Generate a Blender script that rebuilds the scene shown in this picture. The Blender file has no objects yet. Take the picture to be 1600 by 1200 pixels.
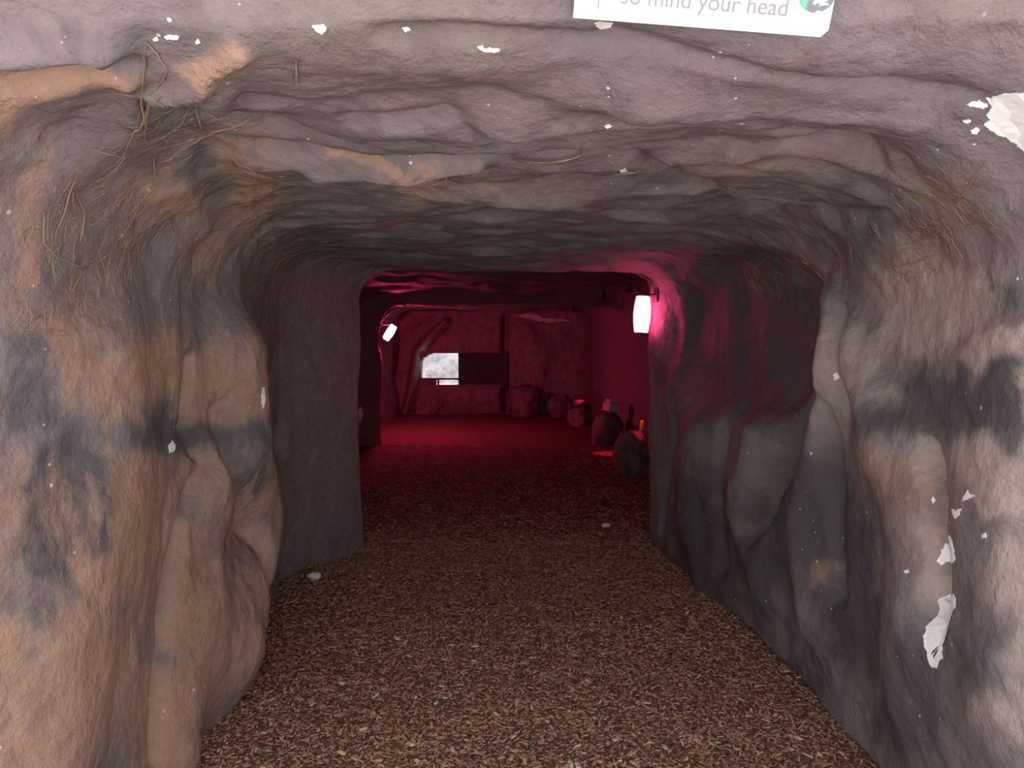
import bpy, bmesh, math, random
import numpy as np
from mathutils import Vector, Matrix, kdtree

# ---------------------------------------------------------------- camera, daylight, exposure
sc = bpy.context.scene
C = sc.collection
cam_data = bpy.data.cameras.new('camera'); cam_data.sensor_width = 36; cam_data.lens = 27.0
cam_data.clip_start = .02; cam_data.clip_end = 200
camera = bpy.data.objects.new('camera', cam_data); C.objects.link(camera)
camera.location = (0, 0, 1.35)
camera.rotation_euler = (math.pi/2 - math.atan(60/1200), 0, 0)
sc.camera = camera
world = bpy.data.worlds.new('overcast_sky'); sc.world = world; world.use_nodes = True
bg = world.node_tree.nodes['Background']
bg.inputs['Color'].default_value = (1.0, .965, 1.03, 1); bg.inputs['Strength'].default_value = 1.3
sc.view_settings.view_transform = 'Standard'; sc.view_settings.look = 'None'
sc.view_settings.gamma = 1; sc.view_settings.use_curve_mapping = False
sc.view_settings.exposure = 0.76
sun_data = bpy.data.lights.new('sun', 'SUN'); sun_data.energy = 17.0; sun_data.angle = math.radians(2); sun_data.color = (1, .945, .95)
sun = bpy.data.objects.new('sun', sun_data); C.objects.link(sun); sun.location = (4, 8, 14)
sun.rotation_euler = Vector((.30, .62, .95)).to_track_quat('Z', 'Y').to_euler()      # stands behind the hill, lights the path outside
sc.cycles.diffuse_bounces = 8
RED = (1.0, .045, .17)          # colour of the passage lamps

random.seed(4); rng = np.random.default_rng(4)

# ---------------------------------------------------------------- helpers
def tag(o, label=None, cat=None, group=None, kind=None):
    if label: o['label'] = label
    if cat: o['category'] = cat
    if group: o['group'] = group
    if kind: o['kind'] = kind
    return o
def empty(name, loc=(0, 0, 0), rot=(0, 0, 0)):
    o = bpy.data.objects.new(name, None); C.objects.link(o); o.location = loc; o.rotation_euler = rot
    o.empty_display_size = .05
    return o
def link(name, me, mat=None, parent=None, smooth_on=False):
    if mat and not me.materials: me.materials.append(mat)
    o = bpy.data.objects.new(name, me); C.objects.link(o); o.parent = parent
    if smooth_on: me.polygons.foreach_set('use_smooth', [True]*len(me.polygons))
    return o
def from_arrays(name, V, F, mat=None, parent=None, smooth_on=False):
    """V (n,3), F (m,k) with every face the same size"""
    V = np.asarray(V, np.float32); F = np.asarray(F, np.int32)
    me = bpy.data.meshes.new(name)
    me.vertices.add(len(V)); me.vertices.foreach_set('co', V.ravel())
    k = F.shape[1]
    me.loops.add(F.size); me.loops.foreach_set('vertex_index', F.ravel())
    me.polygons.add(len(F)); me.polygons.foreach_set('loop_start', np.arange(0, F.size, k, dtype=np.int32))
    me.update(calc_edges=True); me.validate()
    return link(name, me, mat, parent, smooth_on)
def from_bm(name, bm, mat=None, parent=None, smooth_on=False):
    me = bpy.data.meshes.new(name); bm.to_mesh(me); bm.free()
    return link(name, me, mat, parent, smooth_on)
def grid_faces(nu, nv):
    i = np.arange(nu - 1)[:, None]*nv + np.arange(nv - 1)[None, :]
    return np.stack([i, i + nv, i + nv + 1, i + 1], -1).reshape(-1, 4)
def set_color(me, name, col):
    a = me.color_attributes.new(name, 'FLOAT_COLOR', 'POINT')
    c = np.ones((len(me.vertices), 4), np.float32); c[:, :3] = col
    a.data.foreach_set('color', c.ravel())
def box(bm, size, loc=(0, 0, 0), rot=None, bevel=0):
    M = Matrix.Translation(loc)
    if rot is not None: M = M @ rot.to_matrix().to_4x4() if hasattr(rot, 'to_matrix') else M @ rot
    r = bmesh.ops.create_cube(bm, size=1, matrix=M @ Matrix.Diagonal((*size, 1)))
    if bevel:
        es = {e for v in r['verts'] for e in v.link_edges}
        bmesh.ops.bevel(bm, geom=list(es), offset=bevel, segments=2, affect='EDGES', profile=.5)
def lathe(bm, prof, seg=20, M=None):
    """prof: list of (radius, height)"""
    M = M or Matrix.Identity(4); rings = []
    for r, h in prof:
        if r < 1e-5: rings.append([bm.verts.new(M @ Vector((0, 0, h)))])
        else: rings.append([bm.verts.new(M @ Vector((r*math.cos(2*math.pi*k/seg), r*math.sin(2*math.pi*k/seg), h))) for k in range(seg)])
    for a, b in zip(rings[:-1], rings[1:]):
        for k in range(seg):
            q = [a[k % len(a)], a[(k+1) % len(a)], b[(k+1) % len(b)], b[k % len(b)]]
            q = list(dict.fromkeys(q))
            if len(q) > 2: bm.faces.new(q)
def tube_arrays(paths, radii, seg=4):
    """many thin tubes in one array pair"""
    V = []; F = []; n0 = 0
    for P, r in zip(paths, radii):
        P = np.asarray(P, float); T = np.gradient(P, axis=0); T /= np.linalg.norm(T, axis=1, keepdims=True) + 1e-9
        a = np.cross(T, np.array([.31, .87, .38])); a /= np.linalg.norm(a, axis=1, keepdims=True) + 1e-9
        b = np.cross(T, a)
        w = r*np.clip(np.sin(np.linspace(.25, math.pi - .25, len(P)))*1.3, .35, 1)[:, None, None]
        an = np.arange(seg)*2*np.pi/seg
        ring = P[:, None, :] + w*(np.cos(an)[None, :, None]*a[:, None, :] + np.sin(an)[None, :, None]*b[:, None, :])
        V.append(ring.reshape(-1, 3))
        for i in range(len(P) - 1):
            for k in range(seg):
                F.append((n0 + i*seg + k, n0 + i*seg + (k+1) % seg, n0 + (i+1)*seg + (k+1) % seg, n0 + (i+1)*seg + k))
        n0 += len(P)*seg
    return np.concatenate(V), np.array(F)

# ---------------------------------------------------------------- materials
def new_mat(name):
    m = bpy.data.materials.new(name); m.use_nodes = True; nt = m.node_tree
    return m, nt, nt.nodes['Principled BSDF']
def N(nt, typ, **kw):
    n = nt.nodes.new(typ)
    for k, v in kw.items():
        if k in n.inputs.keys(): n.inputs[k].default_value = v
        else: setattr(n, k, v)
    return n
def mix(nt, fac, a, b, blend='MIX'):
    n = nt.nodes.new('ShaderNodeMix'); n.data_type = 'RGBA'; n.blend_type = blend
    for sock, v in ((n.inputs[0], fac), (n.inputs[6], a), (n.inputs[7], b)):
        if hasattr(v, 'is_linked'): nt.links.new(v, sock)
        elif isinstance(v, (int, float)): sock.default_value = v
        else: sock.default_value = (*v, 1)
    return n.outputs[2]
def math_n(nt, op, a, b=None, c=None, clamp=False):
    n = nt.nodes.new('ShaderNodeMath'); n.operation = op; n.use_clamp = clamp
    for sock, v in zip(n.inputs, (a, b, c)):
        if v is None: continue
        if hasattr(v, 'is_linked'): nt.links.new(v, sock)
        else: sock.default_value = v
    return n.outputs[0]
def ramp(nt, src, lo, hi):
    n = nt.nodes.new('ShaderNodeMapRange'); n.interpolation_type = 'SMOOTHSTEP'
    nt.links.new(src, n.inputs[0]); n.inputs[1].default_value = lo; n.inputs[2].default_value = hi
    return n.outputs[0]
def noise(nt, co, scale, detail=4, rough=.55, dist=0):
    n = N(nt, 'ShaderNodeTexNoise'); n.inputs['Scale'].default_value = scale; n.inputs['Detail'].default_value = detail
    n.inputs['Roughness'].default_value = rough; n.inputs['Distortion'].default_value = dist
    nt.links.new(co, n.inputs['Vector']); return n.outputs[0]
def stretched(nt, co, s):
    n = N(nt, 'ShaderNodeMapping'); n.inputs['Scale'].default_value = s
    nt.links.new(co, n.inputs['Vector']); return n.outputs[0]
def bump(nt, bsdf, h, strength, dist, prev=None):
    n = N(nt, 'ShaderNodeBump'); n.inputs['Strength'].default_value = strength; n.inputs['Distance'].default_value = dist
    nt.links.new(h, n.inputs['Height'])
    if prev is not None: nt.links.new(prev, n.inputs['Normal'])
    nt.links.new(n.outputs[0], bsdf.inputs['Normal']); return n.outputs[0]

def rock_material():
    m, nt, b = new_mat('painted_plaster_rock')
    co = N(nt, 'ShaderNodeTexCoord').outputs['Object']
    at = N(nt, 'ShaderNodeAttribute'); at.attribute_name = 'paint'
    sep = N(nt, 'ShaderNodeSeparateColor'); nt.links.new(at.outputs['Color'], sep.inputs[0])
    n_big = noise(nt, co, 2.3, 5, .6, .4); n_mid = noise(nt, co, 7, 6, .62, .5); n_fine = noise(nt, co, 34, 5, .6)
    n_grain = noise(nt, co, 160, 3, .6)
    streak = noise(nt, stretched(nt, co, (9, 9, 2.2)), 2.0, 5, .6, .6)
    # ground coat: grey brown, drifting to violet grey
    base = mix(nt, ramp(nt, n_big, .35, .65), GREY_A, GREY_B)
    base = mix(nt, math_n(nt, 'MULTIPLY', ramp(nt, n_mid, .45, .7), .55), base, GREY_C)
    # charcoal spray
    k = math_n(nt, 'ADD', sep.outputs[1], math_n(nt, 'MULTIPLY', math_n(nt, 'SUBTRACT', n_mid, .5), 1.5))
    k = math_n(nt, 'ADD', k, math_n(nt, 'MULTIPLY', math_n(nt, 'SUBTRACT', n_fine, .5), .35))
    col = mix(nt, math_n(nt, 'MULTIPLY', ramp(nt, k, .15, .85), .88), base, CHAR)
    # ochre wash, streaked
    k = math_n(nt, 'ADD', sep.outputs[0], math_n(nt, 'MULTIPLY', math_n(nt, 'SUBTRACT', streak, .5), 1.4))
    k = math_n(nt, 'ADD', k, math_n(nt, 'MULTIPLY', math_n(nt, 'SUBTRACT', n_fine, .5), .3))
    k = math_n(nt, 'SUBTRACT', k, math_n(nt, 'MULTIPLY', sep.outputs[1], .45))
    och = mix(nt, ramp(nt, n_mid, .35, .7), OCH_A, OCH_B)
    col = mix(nt, math_n(nt, 'MULTIPLY', ramp(nt, k, .15, .80), .92), col, och)
    # pale tan paint, with daylight painted on pier, ceiling and right edge
    k = math_n(nt, 'ADD', sep.outputs[2], math_n(nt, 'MULTIPLY', math_n(nt, 'SUBTRACT', n_mid, .5), 1.2))
    col = mix(nt, math_n(nt, 'MULTIPLY', ramp(nt, k, .2, .8), .85), col, TAN)
    # grain
    g = math_n(nt, 'ADD', .72, math_n(nt, 'MULTIPLY', n_fine, .36)); g = math_n(nt, 'ADD', g, math_n(nt, 'MULTIPLY', n_grain, .2))
    cg = N(nt, 'ShaderNodeCombineColor'); [nt.links.new(g, cg.inputs[i]) for i in range(3)]
    col = mix(nt, 1.0, col, cg.outputs[0], 'MULTIPLY')
    # small chipped flecks
    vo = N(nt, 'ShaderNodeTexVoronoi'); vo.inputs['Scale'].default_value = 26; nt.links.new(stretched(nt, co, (1, 1, 1)), vo.inputs['Vector'])
    sv = N(nt, 'ShaderNodeSeparateColor'); nt.links.new(vo.outputs['Color'], sv.inputs[0])
    size = math_n(nt, 'MULTIPLY', math_n(nt, 'POWER', sv.outputs[1], 3), .085)
    f = math_n(nt, 'MULTIPLY', math_n(nt, 'LESS_THAN', math_n(nt, 'ADD', vo.outputs['Distance'], math_n(nt, 'MULTIPLY', n_grain, .05)), math_n(nt, 'ADD', size, .085)), math_n(nt, 'GREATER_THAN', sv.outputs[0], .58))
    f = math_n(nt, 'MULTIPLY', f, ramp(nt, n_big, .38, .54))
    col = mix(nt, math_n(nt, 'MULTIPLY', f, .8), col, (.72, .70, .68))
    nt.links.new(col, b.inputs['Base Color'])
    b.inputs['Roughness'].default_value = .72; b.inputs['Specular IOR Level'].default_value = .25
    p = bump(nt, b, n_mid, .5, .035); p = bump(nt, b, n_fine, .7, .012, p); bump(nt, b, n_grain, .5, .003, p)
    return m
GREY_A = (.205, .165, .152); GREY_B = (.198, .168, .174); GREY_C = (.140, .115, .112)
CHAR = (.080, .074, .081); OCH_A = (.360, .232, .158); OCH_B = (.300, .192, .138); TAN = (.400, .335, .290)

def simple(name, col, rough=.8, spec=.3, vary=0, scale=20, bump_s=0, bump_d=.004):
    m, nt, b = new_mat(name)
    co = N(nt, 'ShaderNodeTexCoord').outputs['Object']
    n = noise(nt, co, scale, 5, .6)
    c2 = tuple(v*(1 - vary) for v in col)
    nt.links.new(mix(nt, ramp(nt, n, .35, .68), col, c2), b.inputs['Base Color'])
    b.inputs['Roughness'].default_value = rough; b.inputs['Specular IOR Level'].default_value = spec
    if bump_s: bump(nt, b, n, bump_s, bump_d)
    return m
def glow(name, col, strength):
    m, nt, b = new_mat(name)
    b.inputs['Base Color'].default_value = (.8, .6, .65, 1)
    co = N(nt, 'ShaderNodeTexCoord').outputs['Object']; n = noise(nt, co, 30, 2)
    nt.links.new(mix(nt, n, col, tuple(min(1, v*1.05) for v in col)), b.inputs['Emission Color'])
    b.inputs['Emission Strength'].default_value = strength
    return m
def chip_material(name):
    m, nt, b = new_mat(name)
    at = N(nt, 'ShaderNodeAttribute'); at.attribute_name = 'tint'
    co = N(nt, 'ShaderNodeTexCoord').outputs['Object']
    n = noise(nt, stretched(nt, co, (1, 1, 1)), 180, 3)
    nt.links.new(mix(nt, math_n(nt, 'MULTIPLY', n, .5), at.outputs['Color'], (.05, .03, .02)), b.inputs['Base Color'])
    b.inputs['Roughness'].default_value = .85; b.inputs['Specular IOR Level'].default_value = .2
    return m
def mulch_material():
    m, nt, b = new_mat('wood_chip_mulch')
    co = N(nt, 'ShaderNodeTexCoord').outputs['Object']
    n1 = noise(nt, co, 60, 5, .65, 1); n2 = noise(nt, co, 3, 3)
    c = mix(nt, ramp(nt, n1, .35, .65), (.07, .04, .028), (.33, .19, .12))
    c = mix(nt, math_n(nt, 'MULTIPLY', n2, .4), c, (.09, .06, .045))
    nt.links.new(c, b.inputs['Base Color']); b.inputs['Roughness'].default_value = .9; b.inputs['Specular IOR Level'].default_value = .15
    bump(nt, b, n1, .8, .02)
    return m
M_ROCK = rock_material()
M_MULCH = mulch_material(); M_CHIP = chip_material('wood_chip')
M_PLASTER = simple('bare_plaster', (.86, .83, .80), .9, .2, .12, 60, .3, .003)
M_FIBRE = simple('scrim_fibre', (.36, .255, .18), .9, .15, .3, 15)
M_PATH = simple('pale_concrete', (.52, .49, .47), .9, .2, .15, 6, .2)
M_SIGN = simple('white_plastic', (.90, .89, .89), .4, .4, .03, 5)
M_LETTER = simple('grey_print_and_shading', (.27, .26, .28), .6, .3, .15, 200)  # grey stands in for the shading on the raised white letters
M_DARK = simple('dark_metal', (.045, .040, .042), .5, .4, .3, 30)
M_BOARD = simple('dark_shutter', (.030, .042, .052), .6, .3, .3, 6, .15)
M_LIMESTONE = simple('white_rock', (.56, .57, .585), .9, .2, .35, 5, 1.0, .16)
M_STONE = simple('dark_stone', (.20, .15, .14), .75, .35, .45, 6, .6, .03)
M_PAPER = simple('white_paper', (.85, .83, .84), .8, .3, .08, 40)
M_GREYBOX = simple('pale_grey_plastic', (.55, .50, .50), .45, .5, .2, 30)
M_YELLOW = simple('yellow_plastic', (.75, .55, .16), .5, .4, .15, 60)
M_STRAW = simple('dry_straw', (.50, .40, .26), .9, .2, .3, 40)

# relief sculpted on the passage: line on the surface (metres), width, height, profile
RIDGES = [
    ([(0.965, 4.645, 1.796), (1.012, 4.795, 1.360), (1.010, 4.807, 0.958)], 0.090, 0.050, 'g'),  # jamb ridge added to shield the recess from the red lamp
    ([(-1.066, 2.007, 1.311), (-1.066, 2.007, 0.975), (-1.068, 1.820, 0.635), (-1.071, 1.695, 0.424)], 0.260, 0.080, 'g'),
    ([(-1.086, 2.707, 0.847), (-1.084, 2.682, 0.578), (-1.070, 2.520, 0.317), (-1.061, 2.357, 0.060)], 0.150, 0.070, 'g'),
    ([(-1.102, 2.895, 1.299), (-1.109, 2.970, 0.945), (-1.141, 3.220, 0.660), (-1.115, 3.045, 0.414), (-1.100, 2.870, 0.216)], 0.240, 0.160, 'g'),
    ([(-1.070, 2.520, 1.297), (-1.066, 2.470, 1.113), (-1.081, 2.645, 0.941), (-1.064, 2.445, 0.804), (-1.060, 2.382, 0.622), (-1.062, 2.245, 0.356), (-1.063, 2.195, 0.144)], 0.035, -0.050, 'g'),
    ([(-1.086, 2.707, 1.116), (-1.092, 2.770, 0.882), (-1.113, 3.020, 0.556), (-1.117, 3.070, 0.251), (-1.101, 2.882, -0.077)], 0.040, -0.050, 'g'),
    ([(-1.301, 4.232, 1.271), (-1.267, 3.995, 1.006), (-1.309, 4.295, 0.768)], 0.060, -0.030, 'g'),
    ([(-0.902, 1.377, 1.860), (-0.823, 1.390, 1.877), (-0.710, 1.390, 1.887)], 0.024, 0.050, 'g'),
    ([(-0.922, 1.417, 1.829), (-0.840, 1.443, 1.849), (-0.711, 1.443, 1.869)], 0.030, -0.030, 'g'),
    ([(-0.717, 1.557, 1.855), (-0.627, 1.520, 1.858), (-0.551, 1.443, 1.869), (-0.483, 1.403, 1.882)], 0.018, 0.045, 'g'),
    ([(-0.728, 1.403, 1.882), (-0.727, 1.482, 1.858), (-0.809, 1.670, 1.828)], 0.020, 0.020, 'g'),
    ([(-0.711, 1.732, 1.848), (-0.574, 1.820, 1.850), (-0.455, 1.932, 1.850)], 0.050, -0.040, 'g'),
    ([(-0.533, 2.107, 1.850), (-0.357, 2.107, 1.850), (-0.093, 2.107, 1.850)], 0.025, 0.030, 'g'),
    ([(-0.620, 1.995, 1.850), (-0.412, 2.032, 1.850), (-0.038, 2.070, 1.850)], 0.030, -0.035, 'g'),
    ([(0.183, 1.403, 1.882), (0.450, 1.457, 1.864), (0.677, 1.520, 1.858), (0.906, 1.520, 1.827)], 0.014, -0.025, 'g'),
    ([(-0.230, 1.377, 1.891), (-0.004, 1.390, 1.887), (0.181, 1.417, 1.878)], 0.020, -0.025, 'g'),
    ([(-0.347, 1.732, 1.850), (-0.142, 1.695, 1.850), (-0.010, 1.820, 1.850)], 0.030, -0.030, 'g'),
    ([(0.059, 1.995, 1.850), (0.156, 1.970, 1.850), (0.278, 2.007, 1.850), (0.534, 2.332, 1.850), (0.871, 2.770, 1.845), (1.053, 2.170, 1.711)], 0.040, -0.035, 'g'),
    ([(0.688, 1.907, 1.850), (0.798, 1.832, 1.844), (0.909, 1.895, 1.810)], 0.030, -0.040, 'g'),
    ([(0.573, 2.007, 1.850), (0.712, 1.945, 1.850), (0.845, 1.932, 1.835), (0.982, 1.895, 1.766)], 0.050, 0.040, 'g'),
    ([(-0.427, 2.545, 1.852), (-0.101, 2.420, 1.850), (0.199, 2.545, 1.852)], 0.060, 0.030, 'g'),
    ([(-0.444, 3.270, 1.862), (0.044, 3.170, 1.861), (0.479, 2.932, 1.858)], 0.080, -0.030, 'g'),
    ([(0.261, 1.595, 1.855), (0.540, 1.670, 1.851), (0.824, 1.670, 1.839)], 0.060, 0.030, 'g'),
    ([(1.060, 4.307, 0.815), (1.051, 4.432, 0.387), (1.066, 4.220, -0.029)], 0.170, 0.070, 'g'),
    ([(1.128, 3.470, 0.923), (1.115, 3.620, 0.565), (1.134, 3.407, 0.263)], 0.150, 0.070, 'g'),
    ([(1.159, 2.707, 1.498), (1.160, 2.707, 1.175), (1.160, 2.870, 0.928), (1.160, 3.020, 0.644), (1.160, 2.845, 0.296)], 0.100, 0.090, 'g'),
    ([(1.160, 2.532, 1.312), (1.160, 2.407, 1.115), (1.154, 2.182, 0.912), (1.152, 2.132, 0.620), (1.153, 2.145, 0.359)], 0.170, 0.080, 'g'),
    ([(1.141, 1.732, 1.328), (1.141, 1.732, 0.976), (1.141, 1.695, 0.696), (1.141, 1.695, 0.479)], 0.250, 0.050, 'g'),
    ([(1.016, 4.757, 0.884), (0.996, 4.945, 0.574), (0.987, 5.040, 0.120)], 0.060, -0.050, 'g'),
    ([(1.090, 3.920, 0.977), (1.082, 4.020, 0.611), (1.087, 3.957, 0.217)], 0.060, -0.120, 'g'),
    ([(1.160, 3.045, 1.508), (1.160, 3.007, 1.203), (1.160, 3.082, 0.992), (1.139, 3.345, 0.764), (1.124, 3.520, 0.496)], 0.060, -0.140, 'g'),
    ([(1.160, 2.707, 1.132), (1.160, 2.745, 0.943), (1.160, 2.757, 0.635), (1.160, 2.682, 0.474)], 0.040, -0.100, 'g'),
    ([(1.160, 2.620, 1.466), (1.160, 2.582, 1.231), (1.160, 2.520, 1.143)], 0.035, -0.050, 'g'),
    ([(1.151, 2.082, 1.077), (1.149, 2.007, 0.950), (1.147, 1.957, 0.794), (1.148, 1.970, 0.617)], 0.035, -0.050, 'g'),
]
DENTS = [
    ((1.094, 3.870, 1.388), (0.092, -1.009, -0.009), (0.026, 0.081, -0.377), -0.130, 0.22),
    ((-0.597, 1.582, 1.855), (0.033, 0.000, 0.000), (-0.028, 0.087, -0.004), 0.035, 0.50),
    ((-0.843, 2.245, 1.813), (0.035, 0.081, 0.017), (-0.115, 0.312, -0.047), -0.030, 0.40),
]
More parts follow.
